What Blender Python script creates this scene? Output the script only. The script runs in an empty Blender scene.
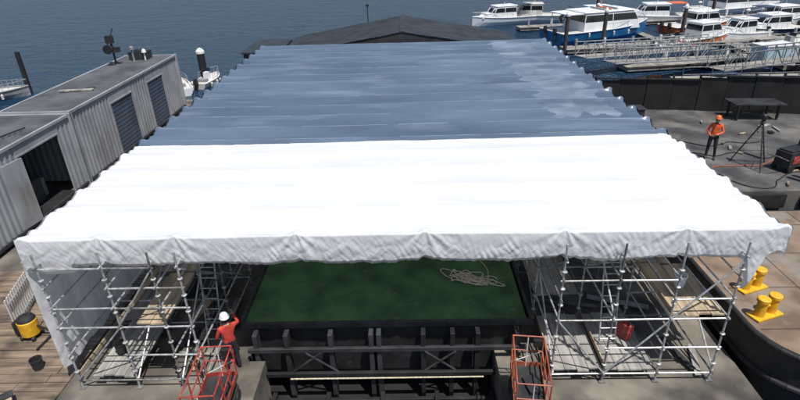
import bpy, bmesh, math, random
from mathutils import Vector, Matrix, noise
random.seed(7)
S=bpy.context.scene
COL=S.collection
# ------------------------------------------------------------------ materials
def mat(name,c,rough=.6,metal=0.,var=.25,scale=3.,bump=0.,bscale=None,c2=None,stretch=(1,1,1),spec=.5,trans=0.,detail=5.,lo=.35,hi=.65,streak=None,ridge=None):
    m=bpy.data.materials.new(name); m.use_nodes=True
    nt=m.node_tree; N=nt.nodes; L=nt.links
    b=N['Principled BSDF']; out=N['Material Output']
    b.inputs['Roughness'].default_value=rough; b.inputs['Metallic'].default_value=metal
    b.inputs['Specular IOR Level'].default_value=spec
    tc=N.new('ShaderNodeTexCoord'); mp=N.new('ShaderNodeMapping'); mp.inputs['Scale'].default_value=stretch
    L.new(tc.outputs['Object'],mp.inputs['Vector'])
    n=N.new('ShaderNodeTexNoise'); n.inputs['Scale'].default_value=scale; n.inputs['Detail'].default_value=detail
    L.new(mp.outputs[0],n.inputs['Vector'])
    r=N.new('ShaderNodeValToRGB'); r.color_ramp.elements[0].position=lo; r.color_ramp.elements[1].position=hi
    a=[max(0,v*(1-var)) for v in c]; z=c2 if c2 else [min(1,v*(1+var)) for v in c]
    r.color_ramp.elements[0].color=(*a,1); r.color_ramp.elements[1].color=(*z,1)
    L.new(n.outputs['Fac'],r.inputs['Fac']); last=r.outputs['Color']
    if streak:
        n3=N.new('ShaderNodeTexNoise'); n3.inputs['Scale'].default_value=streak[0]; n3.inputs['Detail'].default_value=6
        mp3=N.new('ShaderNodeMapping'); mp3.inputs['Scale'].default_value=streak[1]
        L.new(tc.outputs['Object'],mp3.inputs['Vector']); L.new(mp3.outputs[0],n3.inputs['Vector'])
        r3=N.new('ShaderNodeValToRGB'); r3.color_ramp.elements[0].position=streak[3]; r3.color_ramp.elements[1].position=streak[4]
        mx=N.new('ShaderNodeMix'); mx.data_type='RGBA'; L.new(n3.outputs['Fac'],r3.inputs['Fac']); L.new(r3.outputs['Color'],mx.inputs[0])
        L.new(last,mx.inputs[6]); mx.inputs[7].default_value=(*streak[2],1); last=mx.outputs[2]
    L.new(last,b.inputs['Base Color'])
    nrm=None
    if bump:
        n2=N.new('ShaderNodeTexNoise'); n2.inputs['Scale'].default_value=bscale or scale*4; n2.inputs['Detail'].default_value=4
        L.new(mp.outputs[0],n2.inputs['Vector'])
        bp=N.new('ShaderNodeBump'); bp.inputs['Strength'].default_value=1; bp.inputs['Distance'].default_value=bump
        L.new(n2.outputs['Fac'],bp.inputs['Height']); nrm=bp.outputs[0]
    if ridge:   # sharp creases of taut plastic
        n4=N.new('ShaderNodeTexNoise'); n4.noise_type='RIDGED_MULTIFRACTAL'; n4.inputs['Scale'].default_value=ridge[0]; n4.inputs['Detail'].default_value=3
        n4.inputs['Distortion'].default_value=.6
        mp4=N.new('ShaderNodeMapping'); mp4.inputs['Scale'].default_value=ridge[2]; mp4.inputs['Rotation'].default_value=ridge[3]
        L.new(tc.outputs['Object'],mp4.inputs['Vector']); L.new(mp4.outputs[0],n4.inputs['Vector'])
        b4=N.new('ShaderNodeBump'); b4.inputs['Strength'].default_value=1; b4.inputs['Distance'].default_value=ridge[1]
        L.new(n4.outputs['Fac'],b4.inputs['Height'])
        if nrm: L.new(nrm,b4.inputs['Normal'])
        nrm=b4.outputs[0]
    if nrm: L.new(nrm,b.inputs['Normal'])
    if trans:
        t=N.new('ShaderNodeBsdfTranslucent'); L.new(last,t.inputs['Color'])
        x=N.new('ShaderNodeMixShader'); x.inputs[0].default_value=trans
        L.new(b.outputs[0],x.inputs[1]); L.new(t.outputs[0],x.inputs[2]); L.new(x.outputs[0],out.inputs['Surface'])
    return m
M={}
M['white_film']=mat('white_film',(.77,.78,.80),.36,var=.04,scale=.9,bump=.002,bscale=5,stretch=(.6,1.6,1),trans=.14,ridge=(1.3,.008,(.6,1.5,1),(0,0,.2)))
M['white_skirt']=mat('white_film_skirt',(.80,.81,.83),.24,var=.03,scale=2,trans=.2,ridge=(3.2,.011,(1.,1.,.45),(0,.7,0)),bump=.003,bscale=9,spec=.6)
M['blue_film']=mat('blue_film',(.100,.140,.205),.29,var=.15,scale=.5,c2=(.125,.172,.245),bump=.003,bscale=6,stretch=(.35,1.0,1),trans=.10,
    streak=(.7,(.35,1.6,1),(.22,.275,.36),.52,.88),ridge=(.9,.012,(.3,1.6,1),(0,0,.1)))
M['blue_rib_glint']=mat('blue_film_rib_highlight',(.175,.225,.305),.26,var=.35,scale=1.5,trans=.1,stretch=(.5,1,1))  # paler tone paints the fold highlight along each rib crest
M['blue_sheen']=mat('blue_film_sheen',(.125,.170,.24),.28,var=.2,scale=.9,c2=(.19,.24,.32),bump=.004,bscale=6,stretch=(.5,1.4,1),trans=.10,
    streak=(1.,(.8,1.6,1),(.30,.355,.44),.5,.85),ridge=(1.1,.012,(.5,1.6,1),(0,0,.3)))  # lighter band: sky sheen painted into the film colour
M['galv']=mat('galvanised_steel',(.46,.47,.48),.45,.5,var=.3,scale=8)
M['galvd']=mat('weathered_tube',(.22,.22,.22),.5,.5,var=.35,scale=8)
M['ply']=mat('scaffold_board',(.36,.29,.20),.8,var=.35,scale=2.,stretch=(3,.5,1),bump=.002)
M['plyg']=mat('grey_scaffold_board',(.28,.27,.25),.75,var=.35,scale=2.,stretch=(3,.5,1),bump=.002)
M['conc']=mat('quay_concrete',(.16,.145,.12),.85,var=.4,scale=.8,bump=.004,bscale=20,streak=(.6,(1,1,1),(.05,.045,.04),.45,.65))
M['timber']=mat('wharf_timber',(.19,.145,.105),.85,var=.45,scale=1.2,stretch=(.5,5,1),bump=.004,streak=(1.2,(1,1,1),(.06,.048,.04),.48,.72))
M['yard']=mat('yard_surface',(.05,.051,.053),.75,var=.4,scale=.6,c2=(.095,.095,.093),bump=.005,bscale=15,streak=(.8,(1,1,1),(.17,.16,.145),.50,.75))
M['dark']=mat('dark_dock_floor',(.016,.016,.017),.6,var=.4,scale=1.,bump=.006)
M['green']=mat('green_deck_paint',(.052,.145,.045),.7,var=.35,scale=1.3,c2=(.08,.19,.062),bump=.004,bscale=25,streak=(4.,(1,1,1),(.16,.18,.11),.58,.80))
M['steel']=mat('black_steel',(.018,.019,.021),.55,.1,var=.4,scale=2,streak=(3,(1,1,1),(.05,.04,.03),.62,.8))
M['steel2']=mat('dark_grey_steel',(.035,.037,.041),.55,.1,var=.4,scale=2,streak=(3,(1,1,1),(.08,.055,.035),.6,.8))
M['cont']=mat('container_wall_paint',(.30,.315,.34),.55,var=.15,scale=.8,streak=(1.5,(1,1,.25),(.16,.15,.135),.55,.85))
M['croof']=mat('container_roof_paint',(.075,.08,.087),.6,var=.35,scale=.7,streak=(1.2,(1,1,1),(.13,.125,.115),.55,.8))
M['cdoor']=mat('blue_grey_door',(.07,.095,.135),.45,var=.2,scale=1)
M['black']=mat('black_rubber',(.015,.015,.016),.6,var=.3)
M['blackroof']=mat('black_roof_sheet',(.028,.032,.038),.5,.0,var=.3,scale=1)
M['hoard']=mat('dark_hoarding',(.009,.009,.009),.7,var=.5,scale=1.5,streak=(2,(1,1,.3),(.022,.019,.016),.55,.8))
M['rust']=mat('rusty_deck_plate',(.19,.135,.095),.8,var=.35,scale=1.1,bump=.004,streak=(1.4,(1,1,1),(.22,.20,.175),.48,.7))
M['yellow']=mat('yellow_paint',(.70,.38,.02),.5,var=.15,scale=6,streak=(7,(1,1,1),(.2,.1,.03),.64,.8))
M['red']=mat('red_paint',(.36,.04,.03),.5,var=.3,scale=6,streak=(8,(1,1,1),(.32,.28,.26),.56,.74))
M['redor']=mat('orange_red_paint',(.33,.085,.04),.5,var=.3,scale=6,streak=(8,(1,1,1),(.15,.12,.10),.54,.75))
M['white']=mat('white_gelcoat',(.74,.75,.76),.3,var=.06,scale=1)
M['cream']=mat('cream_gelcoat',(.58,.57,.53),.4,var=.1,scale=1)
M['grey']=mat('grey_paint',(.25,.26,.27),.5,var=.15,scale=2)
M['glass']=mat('dark_glass',(.012,.016,.02),.08,var=.1)
M['bluehull']=mat('blue_hull_paint',(.02,.15,.36),.3,var=.15,scale=1)
M['navy']=mat('navy_paint',(.02,.035,.08),.3,var=.15,scale=1)
M['orange']=mat('orange_paint',(.62,.14,.03),.4,var=.15,scale=2)
M['pont']=mat('pontoon_deck',(.24,.23,.21),.85,var=.3,scale=1.5)
M['wood']=mat('pile_timber',(.06,.048,.04),.85,var=.4,scale=3,stretch=(3,3,.4),bump=.01)
M['rope']=mat('rope_fibre',(.55,.48,.35),.9,var=.3,scale=20)
M['skin']=mat('skin',(.42,.25,.17),.55,var=.1,scale=10)
M['hair']=mat('hair',(.03,.02,.015),.6)
M['shirt_o']=mat('orange_hivis_shirt',(.75,.11,.03),.8,var=.15,scale=8,bump=.004,bscale=14)
M['shirt_r']=mat('red_workshirt',(.50,.05,.035),.8,var=.2,scale=8,bump=.004,bscale=14)
M['pants']=mat('dark_trousers',(.02,.022,.032),.85,var=.3,scale=8,bump=.004,bscale=14)
M['reflect']=mat('reflective_tape',(.55,.56,.55),.4,var=.1)
M['boot']=mat('boots',(.05,.035,.025),.7)
M['tarp_b']=mat('light_blue_box_paint',(.45,.60,.66),.5,var=.1)
def water():
    m=bpy.data.materials.new('harbour_water'); m.use_nodes=True; nt=m.node_tree;N=nt.nodes;L=nt.links
    b=N['Principled BSDF']; b.inputs['Base Color'].default_value=(.005,.033,.075,1); b.inputs['Roughness'].default_value=.2
    b.inputs['Specular IOR Level'].default_value=.25
    tc=N.new('ShaderNodeTexCoord'); hs=[]
    for sc,st,w in ((.30,(1,1.6,1),.5),(1.3,(1,1.9,1),.26),(4.,(1,1.7,1),.08)):
        mp=N.new('ShaderNodeMapping'); mp.inputs['Scale'].default_value=st; mp.inputs['Rotation'].default_value=(0,0,.35)
        L.new(tc.outputs['Object'],mp.inputs['Vector'])
        n=N.new('ShaderNodeTexNoise'); n.inputs['Scale'].default_value=sc; n.inputs['Detail'].default_value=5
        L.new(mp.outputs[0],n.inputs['Vector'])
        mu=N.new('ShaderNodeMath'); mu.operation='MULTIPLY'; mu.inputs[1].default_value=w; L.new(n.outputs['Fac'],mu.inputs[0]); hs.append(mu)
    a=N.new('ShaderNodeMath'); L.new(hs[0].outputs[0],a.inputs[0]); L.new(hs[1].outputs[0],a.inputs[1])
    a2=N.new('ShaderNodeMath'); L.new(a.outputs[0],a2.inputs[0]); L.new(hs[2].outputs[0],a2.inputs[1])
    bp=N.new('ShaderNodeBump'); bp.inputs['Strength'].default_value=1; bp.inputs['Distance'].default_value=2.0
    L.new(a2.outputs[0],bp.inputs['Height']); L.new(bp.outputs[0],b.inputs['Normal'])
    return m
M['water']=water()
# ------------------------------------------------------------------ mesh builder
class MB:
    def __init__(s): s.v=[];s.f=[];s.m=[];s.mats=[]
    def mi(s,k):
        if k not in s.mats: s.mats.append(k)
        return s.mats.index(k)
    def add(s,vs,fs,k):
        o=len(s.v); s.v+= [tuple(v) for v in vs]; i=s.mi(k)
        for f in fs: s.f.append(tuple(o+j for j in f)); s.m.append(i)
    def tube(s,p0,p1,r=.024,k='galv',r1=None,n=7,caps=True):
        p0=Vector(p0);p1=Vector(p1);d=p1-p0
        if d.length<1e-6:return
        r1=r if r1 is None else r1; d.normalize()
        a=d.orthogonal().normalized();b=d.cross(a); vs=[]
        for p,rr in((p0,r),(p1,r1)):
            for i in range(n):
                t=2*math.pi*i/n; vs.append(p+a*rr*math.cos(t)+b*rr*math.sin(t))
        fs=[(i,(i+1)%n,n+(i+1)%n,n+i) for i in range(n)]
        if caps: fs+=[tuple(range(n-1,-1,-1)),tuple(range(n,2*n))]
        s.add(vs,fs,k)
    def box(s,c,sz,k,rz=0,rx=0,ry=0,taper=1.):
        h=[q/2 for q in sz]; R=Matrix.Rotation(rz,3,'Z')@Matrix.Rotation(rx,3,'X')@Matrix.Rotation(ry,3,'Y'); vs=[]
        for z in(-1,1):
            t=taper if z>0 else 1
            for x,y in((-1,-1),(1,-1),(1,1),(-1,1)): vs.append(Vector(c)+R@Vector((x*h[0]*t,y*h[1]*t,z*h[2])))
        s.add(vs,[(3,2,1,0),(4,5,6,7),(0,1,5,4),(1,2,6,5),(2,3,7,6),(3,0,4,7)],k)
    def b2(s,a,b,k): s.box([(a[i]+b[i])/2 for i in range(3)],[abs(b[i]-a[i]) for i in range(3)],k)
    def lathe(s,c,prof,k,n=16,sc=(1,1)):
        vs=[];fs=[]
        for r,z in prof:
            for i in range(n):
                t=2*math.pi*i/n; vs.append((c[0]+r*math.cos(t)*sc[0],c[1]+r*math.sin(t)*sc[1],c[2]+z))
        for j in range(len(prof)-1):
            for i in range(n): fs.append((j*n+i,j*n+(i+1)%n,(j+1)*n+(i+1)%n,(j+1)*n+i))
        fs.append(tuple(range(n-1,-1,-1))); fs.append(tuple((len(prof)-1)*n+i for i in range(n)))
        s.add(vs,fs,k)
    def loft(s,secs,k,cap=True):
        n=len(secs[0]);vs=[p for q in secs for p in q];fs=[]
        for j in range(len(secs)-1):
            for i in range(n): fs.append((j*n+i,j*n+(i+1)%n,(j+1)*n+(i+1)%n,(j+1)*n+i))
        if cap: fs.append(tuple(range(n-1,-1,-1)));fs.append(tuple((len(secs)-1)*n+i for i in range(n)))
        s.add(vs,fs,k)
    def obj(s,name,parent=None,loc=(0,0,0),rz=0,bevel=0,smooth=False):
        me=bpy.data.meshes.new(name); me.from_pydata(s.v,[],s.f); 
        for k in s.mats: me.materials.append(M[k])
        me.polygons.foreach_set('material_index',s.m)
        if smooth: me.polygons.foreach_set('use_smooth',[True]*len(s.f))
        me.update()
        bm=bmesh.new(); bm.from_mesh(me); bmesh.ops.recalc_face_normals(bm,faces=bm.faces); bm.to_mesh(me); bm.free()
        o=bpy.data.objects.new(name,me); COL.objects.link(o); o.location=loc; o.rotation_euler=(0,0,rz)
        if parent: o.parent=parent
        if bevel:
            b=o.modifiers.new('bevel','BEVEL'); b.width=bevel; b.segments=2; b.limit_method='ANGLE'
        return o
def empty(name,loc=(0,0,0),rz=0):
    e=bpy.data.objects.new(name,None); COL.objects.link(e); e.location=loc; e.rotation_euler=(0,0,rz); return e
def grid(name,fn,nu,nv,mats,matfn=None,parent=None):
    vs=[];fs=[];ms=[]
    for j in range(nv+1):
        for i in range(nu+1): vs.append(fn(i/nu,j/nv))
    for j in range(nv):
        for i in range(nu):
            a=j*(nu+1)+i; fs.append((a,a+1,a+nu+2,a+nu+1)); ms.append(matfn((i+.5)/nu,(j+.5)/nv) if matfn else 0)
    me=bpy.data.meshes.new(name); me.from_pydata(vs,[],fs)
    for k in mats: me.materials.append(M[k])
    me.polygons.foreach_set('material_index',ms); me.polygons.foreach_set('use_smooth',[True]*len(fs)); me.update()
    o=bpy.data.objects.new(name,me); COL.objects.link(o)
    if parent:o.parent=parent
    return o
nz=lambda x,y,z=0.: noise.noise(Vector((x,y,z)))
# ------------------------------------------------------------------ ground & water
w=MB(); w.add([(-1500,-300,-1.6),(1500,-300,-1.6),(1500,3500,-1.6),(-1500,3500,-1.6)],[(0,1,2,3)],'water'); w.obj('harbour_water')
q=MB(); q.b2((-18.4,-5,-3),(-4.35,36,0),'conc'); q.b2((-4.349,-5,-3),(-3.9,10.6,-.003),'conc'); q.obj('quay')
q=MB()
rr=random.Random(3)
for i in range(36):
    y=4.2+i*.3; xs_=[-18.3]
    while xs_[-1]<-8.75: xs_.append(min(-8.75,xs_[-1]+rr.uniform(2,4)))
    for a,c in zip(xs_[:-1],xs_[1:]): q.b2((a+.01,y+rr.uniform(0,.012),0.004),(c-.01,y+.285,.05+rr.uniform(-.008,.008)),'timber')
q.obj('timber_wharf_deck')
q=MB(); q.b2((2.15,-5,-3),(8.15,33,-.004),'conc'); q.obj('quay')
q=MB(); q.b2((-4.35,-5,-3),(2.15,33,-1.45),'dark'); q.obj('dock_floor')
q=MB(); q.b2((-11.5,33.001,-3),(10,44,0),'conc'); q.obj('quay')
q=MB(); q.b2((8.6,17,-3),(40,27.2,1.5),'yard'); 
for i in range(12): q.b2((8.6+2.6*i,16.85,.9),(10.6+2.6*i,17.02,1.42),'black')
q.obj('work_yard')
# ------------------------------------------------------------------ shrink wrap roof
X0,X1,Y0,Y1,ZR=-8.66,8.10,9.95,32.0,4.2
PITCH=(Y1-Y0)/18
POSTS=(-6.85,-5.15,-2.5,.3,3.3,5.9)
roof=empty('shrink_wrap_roof')
YB=Y0+PITCH*4.75
def rib(y):
    k=(y-Y0)/PITCH; return k,k-math.floor(k)
def top(u,v):
    y=Y0+(Y1-Y0)*v; k,f=rib(y); kk=int(k)
    blue=y>YB
    xin=.055*math.sin(math.pi*f)**.7*(1+.8*nz(kk*2.1,5.)) + .06*nz(k*1.7,3.1)
    xa=X0+xin; xb=X1-xin*.9
    x=xa+(xb-xa)*u
    s=math.sin(math.pi*f); a=abs(2*f-1)
    sag=(.12 if blue else .042)*(1+.6*nz(kk*3.3,x*.16))
    z=ZR-sag*(1-a**2.0)
    z+=.022*nz(x*.3,y*1.6,kk*5.)*(1 if blue else .7)*s
    z+=.007*nz(x*1.1,y*5.,2.)
    z+=.012*nz(x*2.3+y*.8,y*2.-x*.6,6.)*s
    z+=.05*nz(x*.12,y*.15,9.)
    e=min(x-X0,X1-x); 
    z+=.06*math.exp(-e/.5)*nz(y*4.5,7.)-.05*math.exp(-e/.12)
    z+=.025*math.exp(-e/.9)*math.sin(y*17+3*nz(y,1.))*s
    pk=min(f,1-f)
    z+=.08*math.exp(-(pk*PITCH/.08)**2)*math.exp(-((e-.10)/.13)**2)
    if k<.5:
        for xp in POSTS: z+=.05*math.exp(-((x-xp)/.09)**2-(y-Y0)**2/.02)
    return (x,y+.05*nz(x*.4,kk*2.)*s+.015*nz(x*.5,kk*2.),z)
def tm(u,v):
    y=Y0+(Y1-Y0)*v; x=X0+(X1-X0)*u
    yb=YB+.05*nz(x*.8,1.)+.10*(x/8)
    if y<yb: return 0
    k,f=rib(y)
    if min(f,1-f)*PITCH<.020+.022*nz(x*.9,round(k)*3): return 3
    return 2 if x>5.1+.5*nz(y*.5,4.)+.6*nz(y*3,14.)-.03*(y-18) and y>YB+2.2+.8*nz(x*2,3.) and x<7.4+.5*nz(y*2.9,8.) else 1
grid('top_film',top,230,900,['white_film','blue_film','blue_sheen','blue_rib_glint'],tm,roof)
def cr(x): return 1-abs(x)*2.4
def wr(s,t):
    a=.030*nz(s*.8,t*.8,5.)+.010*cr(nz(s*2.6+t*2.2,t*1.6-s*.7,1.))+.009*cr(nz(s*6.5-t*4.5,t*2.2+s,3.))+.006*cr(nz(s*13+t*9,t*3.,3.))
    for xp in POSTS:
        d=s-xp; a+=.016*math.sin(12*math.atan2(d,t+.10))*math.exp(-(d*d+t*t)/.5)
    return a*min(1,.3+t*2.2)
def front(u,v):
    x0,y0,z0=top(u,0); 
    L=.77+.08*nz(x0*.8,11.)+.045*nz(x0*3,12.)+.03*nz(x0*9,2.)
    dm=min(abs(x0-xp) for xp in POSTS); L+=.05*min(1,dm)-.03
    if x0>6.9: L+=.85*max(0,math.exp(-((x0-7.55)/.13)**2))
    if x0<-7.6: L+=.12
    t=v*L
    bulge=.02*math.sin(math.pi*min(1,t/.72))
    y=y0-.04*min(1,t/.02)-bulge+wr(x0,t)+(.10*max(0,(v-.85))/.15)
    z=z0-t-(.015 if t>.01 else 0)
    return (x0+.05*nz(x0*3,t*3,8.)*v,y,z)
grid('front_skirt',front,760,46,['white_skirt'],None,roof)
def side(right):
    def f(u,v):
        y=Y0+(Y1-Y0)*u; x0,_,z0=top(1 if right else 0,u)
        L=.72+.06*nz(y*.9,21.+right)
        if not right and y<14.4: L=3.75+.12*nz(y*2,5.)
        t=v*L; sg=1 if right else -1
        return (x0+sg*(.05+.04*min(1,t))-sg*wr(y,t)*1.4,y,z0-t)
    return f
sm=lambda u,v:int(Y0+(Y1-Y0)*u>YB)
grid('side_skirt',side(1),420,24,['white_skirt','blue_film'],sm,roof)
grid('side_skirt',side(0),420,40,['white_skirt','blue_film'],sm,roof)
r=MB()
for i in range(19):
    y=Y0+.06+i*(Y1-.1-Y0)/18
    r.tube((X0+.15,y,ZR-.15),(X1-.12,y,ZR-.15),.03,'galvd')
for xx in (-8.3,-5.15,3.4,7.9): r.tube((xx,Y0+.1,ZR-.24),(xx,Y1-.1,ZR-.24),.03,'galvd')
for i in range(0,19,3):
    y=Y0+.12+i*(Y1-.2-Y0)/18
    r.tube((-5.15,y,ZR-.62),(3.4,y,ZR-.62),.026,'galvd')
    for j in range(10):
        xa=-5.15+j*.855; r.tube((xa,y,ZR-.62 if j%2 else ZR-.18),(xa+.855,y,ZR-.18 if j%2 else ZR-.62),.02,'galvd')
r.obj('roof_beams',roof)
# ------------------------------------------------------------------ scaffolds
def scaffold(xs,ys,decks,seed,diag):
    e=empty('scaffold_tower'); rnd=random.Random(seed); m=MB(); d=MB()
    for i,x in enumerate(xs):
        for y in ys:
            zt=ZR-.25
            m.tube((x,y,.0),(x+rnd.uniform(-.02,.02),y+rnd.uniform(-.02,.02),zt),.025,'galv' if rnd.random()<.8 else 'galvd')
            m.box((x,y,.012),(.15,.15,.02),'galvd')
            for k in range(1,8):
                m.lathe((x,y,.45*k+.1),[(.03,-.02),(.062,-.008),(.062,.008),(.03,.02)],'galv',8)
    lv=[.25,1.05,1.9,2.45,3.0,3.55]
    for y in ys:
        for z in lv:
            for a,b in zip(xs[:-1],xs[1:]):
                if rnd.random()<.72: m.tube((a-.06,y,z),(b+.06,y,z+rnd.uniform(-.02,.02)),.023,'galv' if rnd.random()<.65 else 'galvd')
    for x in xs:
        for z in lv:
            for a,b in zip(ys[:-1],ys[1:]):
                if rnd.random()<.72: m.tube((x,a-.1,z+.05),(x,b+.1,z+.05),.023,'galv' if rnd.random()<.65 else 'galvd')
    for (ix,iy,ax,z0,z1) in diag:
        if ax=='x': m.tube((xs[ix],ys[iy]-.04,z0),(xs[ix+1],ys[iy]-.04,z1),.022,'galv')
        else: m.tube((xs[ix]+.04,ys[iy],z0),(xs[ix]+.04,ys[iy+1],z1),.022,'galv')
    m.obj('tubes',e)
    for (ix,iy,z,k) in decks:
        a,b=xs[ix],xs[ix+1]; n=max(2,int((b-a-.1)/.25)); wd=(b-a-.1)/n
        for j in range(n):
            if rnd.random()<.12: continue
            d.b2((a+.05+j*wd+.008,ys[iy]+.03+rnd.uniform(-.05,.05),z+rnd.uniform(0,.01)),(a+.05+(j+1)*wd-.008,ys[iy+1]-.03+rnd.uniform(-.05,.1),z+.045),k if rnd.random()<.7 else 'plyg')
        d.b2((a+.02,ys[iy]+.03,z+.06),(a+.045,ys[iy+1]-.03,z+.2),'ply')
    d.obj('deck_boards',e)
    return e
YS=[9.75,11.9,14.1,16.4,18.7,21.0,23.4,26.0,28.8,31.6]
dl=[(0,0,.32,'plyg'),(1,0,1.95,'ply'),(1,1,1.95,'ply'),(0,1,.32,'plyg'),(0,2,1.95,'ply'),(1,2,1.95,'plyg')]+[(0,i,1.95,'ply') for i in range(3,9)]
scaffold([-8.28,-6.85,-5.75,-5.15],YS,dl,3,[(0,0,'x',.3,1.9),(1,0,'x',1.95,3.5),(2,0,'y',.3,1.9),(1,1,'y',1.9,3.5),(3,1,'y',1.95,.3),(1,0,'y',.3,1.9),(3,0,'y',3.5,1.9)])
dr=[(2,0,1.95,'ply'),(1,1,1.95,'plyg'),(1,0,.32,'plyg'),(2,1,1.95,'ply'),(0,0,.32,'plyg'),(0,1,1.0,'plyg'),(1,2,1.95,'ply'),(0,2,1.95,'ply')]+[(1,i,1.95,'ply') for i in range(3,9)]
scaffold([3.35,4.6,5.9,7.2],YS,dr,8,[(0,0,'x',1.9,.3),(1,0,'x',.3,1.9),(2,0,'x',1.95,3.5),(0,0,'y',.3,1.9),(0,1,'y',1.95,3.6),(1,0,'y',1.9,3.5),(3,0,'y',.3,1.9),(0,0,'y',3.5,1.95),(0,1,'y',.3,1.9),(1,1,'y',3.5,1.9)])
for (x,y,rz) in ((-5.4,11.2,.0),(5.0,10.6,0)):
    l=MB()
    for s_ in(-.2,.2): l.tube((x+s_,y,0),(x+s_,y+.75,3.2),.022,'galv')
    for i in range(11): l.tube((x-.2,y+.07*i,.25+.285*i),(x+.2,y+.07*i,.25+.285*i),.014,'galv')
    l.obj('ladder')
def bucket(x,y,z,k):
    b=MB(); b.lathe((x,y,z),[(.12,0),(.15,.3),(.16,.3),(.16,.32),(.14,.32),(.12,.04)],k,14); b.obj('bucket')
bucket(6.6,10.9,2.0,'white'); bucket(-7.6,10.6,.37,'black'); bucket(-6.5,12.6,2.0,'white'); bucket(-9.8,10.4,.05,'steel2')
rr=random.Random(12); b=MB()
for i in range(26):
    x=rr.choice([rr.uniform(-8.1,-5.2),rr.uniform(3.4,7.2)]); y=rr.uniform(9.9,14); L=rr.uniform(.5,2.0); a=rr.uniform(-.4,.4)+1.57*(rr.random()<.6)
    b.box((x,y,.07+.03*(i%3)),(L,rr.uniform(.04,.22),.035),rr.choice(['ply','plyg','galvd','steel2']),rz=a)
b.obj('loose_timber')
# ------------------------------------------------------------------ green deck barge in dock
g=empty('green_deck_barge')
b=MB(); b.b2((-4.25,11.05,-.9),(2.85,30,.93),'steel'); b.obj('hull',g)
b=MB(); b.add([(-4.4,10.98,.97),(2.95,10.98,.97),(3.0,30.2,.97),(-4.4,30.2,.97)],[(0,1,2,3)],'green')
b.obj('deck',g)
b=MB(); b.b2((-4.45,10.9,.82),(3.0,10.975,1.0),'steel2'); b.b2((-4.5,10.98,.72),(-4.41,30,1.06),'steel2'); b.b2((3.01,10.98,.72),(3.08,30,1.06),'steel2')
for i in range(5): b.b2((-4.2+i*1.7,10.84,.955),(-4.1+i*1.7,10.9,1.02),'steel2')
b.obj('deck_edge',g,bevel=.01)
b=MB()
for x in(-4.15,-3.35,-2.2,-1.15,-.95,.2,.95,1.6,2.6):
    b.b2((x,10.6,-1.45),(x+.12,10.88,.82),'steel2' if x<0 else 'steel')
for z,yy,k in((.30,10.55,'steel2'),(-.45,10.45,'steel'),(-1.25,10.3,'steel')): b.b2((-4.3,yy,z),(2.9,yy+.1,z+.12),k)
b.b2((-3.85,9.6,-1.0),(2.1,9.72,-.88),'steel'); 
for i in range(5): b.b2((-3.8+i*1.45,9.6,-1.45),(-3.68+i*1.45,10.5,-1.02),'steel')
for x,s_ in((-3.2,1),(-2.0,-1),(.3,1),(1.1,-1)): b.tube((x,10.55,-.35),(x+.8*s_,10.55,.3),.03,'steel2')
b.obj('frame',g,bevel=.008)
b=MB(); b.tube((-3.2,10.25,-.3),(1.8,10.28,-.33),.02,'rope'); b.tube((-3.0,9.9,-1.1),(1.8,9.95,-1.15),.016,'yellow')
b.obj('guide_line',g)
cu=bpy.data.curves.new('rope_heap','CURVE'); cu.dimensions='3D'; cu.bevel_depth=.018; cu.bevel_resolution=1
for sidx in range(5):
    sp=cu.splines.new('POLY'); n=260; sp.points.add(n-1)
    cx,cy=(1.7,2.15,1.3,1.85,1.55)[sidx],(12.75,12.65,12.9,12.6,12.85)[sidx]
    for i in range(n):
        t=i/n*20; rad=.16+.34*nz(t*.45,sidx*7.)+.09*math.sin(t*.7+sidx)
        px=cx+.9*nz(t*.22,sidx+3.)+1.3*rad*math.cos(t*1.1); py=cy+.45*nz(t*.25,9.+sidx)+.9*rad*math.sin(t)
        sp.points[i].co=(px,py,.99+.07*abs(nz(t*.8,sidx*2.+1)),1)
sp=cu.splines.new('POLY'); sp.points.add(30)
for i in range(31): t=i/30; sp.points[i].co=(2.1-.2*t+.2*math.sin(t*5),12.5+2.2*t,.99,1)
o=bpy.data.objects.new('rope_heap',cu); cu.materials.append(M['rope']); COL.objects.link(o)
# ------------------------------------------------------------------ scissor lifts
def lift(loc,rz,k):
    e=empty('scissor_lift',loc,rz); e.scale=(1,1,.86); b=MB()
    b.box((0,0,.27),(.70,1.4,.26),'steel2'); 
    for sx in(-.33,.33):
        for sy in(-.52,.52):
            b.tube((sx-.05,sy,.17),(sx+.05,sy,.17),.17,'black',n=14)
    b.obj('chassis',e,bevel=.02)
    b=MB()
    for sx in(-.28,.28):
        for z in(.44,.54): 
            b.box((sx,0,z),(.04,1.4,.05),'steel2',rx=.05); b.box((sx*.85,0,z),(.04,1.4,.05),'steel2',rx=-.05)
    b.obj('scissor_arms',e)
    b=MB(); b.box((0,0,.66),(.72,1.5,.06),'steel2')
    for s_ in(-1,1): b.box((s_*.35,0,.76),(.015,1.48,.14),k); b.box((0,s_*.75,.76),(.68,.015,.14),k)
    for sx in(-.35,.35):
        for sy in(-.75,-.25,.25,.75): b.tube((sx,sy,.69),(sx,sy,1.75),.018,k)
        for z in(1.25,1.75): b.tube((sx,-.75,z),(sx,.75,z),.018,k)
    for sy in(-.75,.75):
        for z in(1.25,1.75): b.tube((-.35,sy,z),(.35,sy,z),.018,k)
        b.tube((0,sy,.69),(0,sy,1.75),.014,'white')
        b.tube((-.35,sy,.8),(.35,sy,1.25),.012,'white')
    b.box((.22,.68,1.6),(.2,.1,.22),'black'); b.box((-.15,-.765,1.0),(.3,.01,.34),'white'); b.box((.1,.1,.75),(.3,.5,.1),'steel2',rz=.3)
    b.obj('platform',e)
lift((-4.55,8.75,0),.05,'red'); lift((2.6,8.95,0),-.12,'redor')
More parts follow.
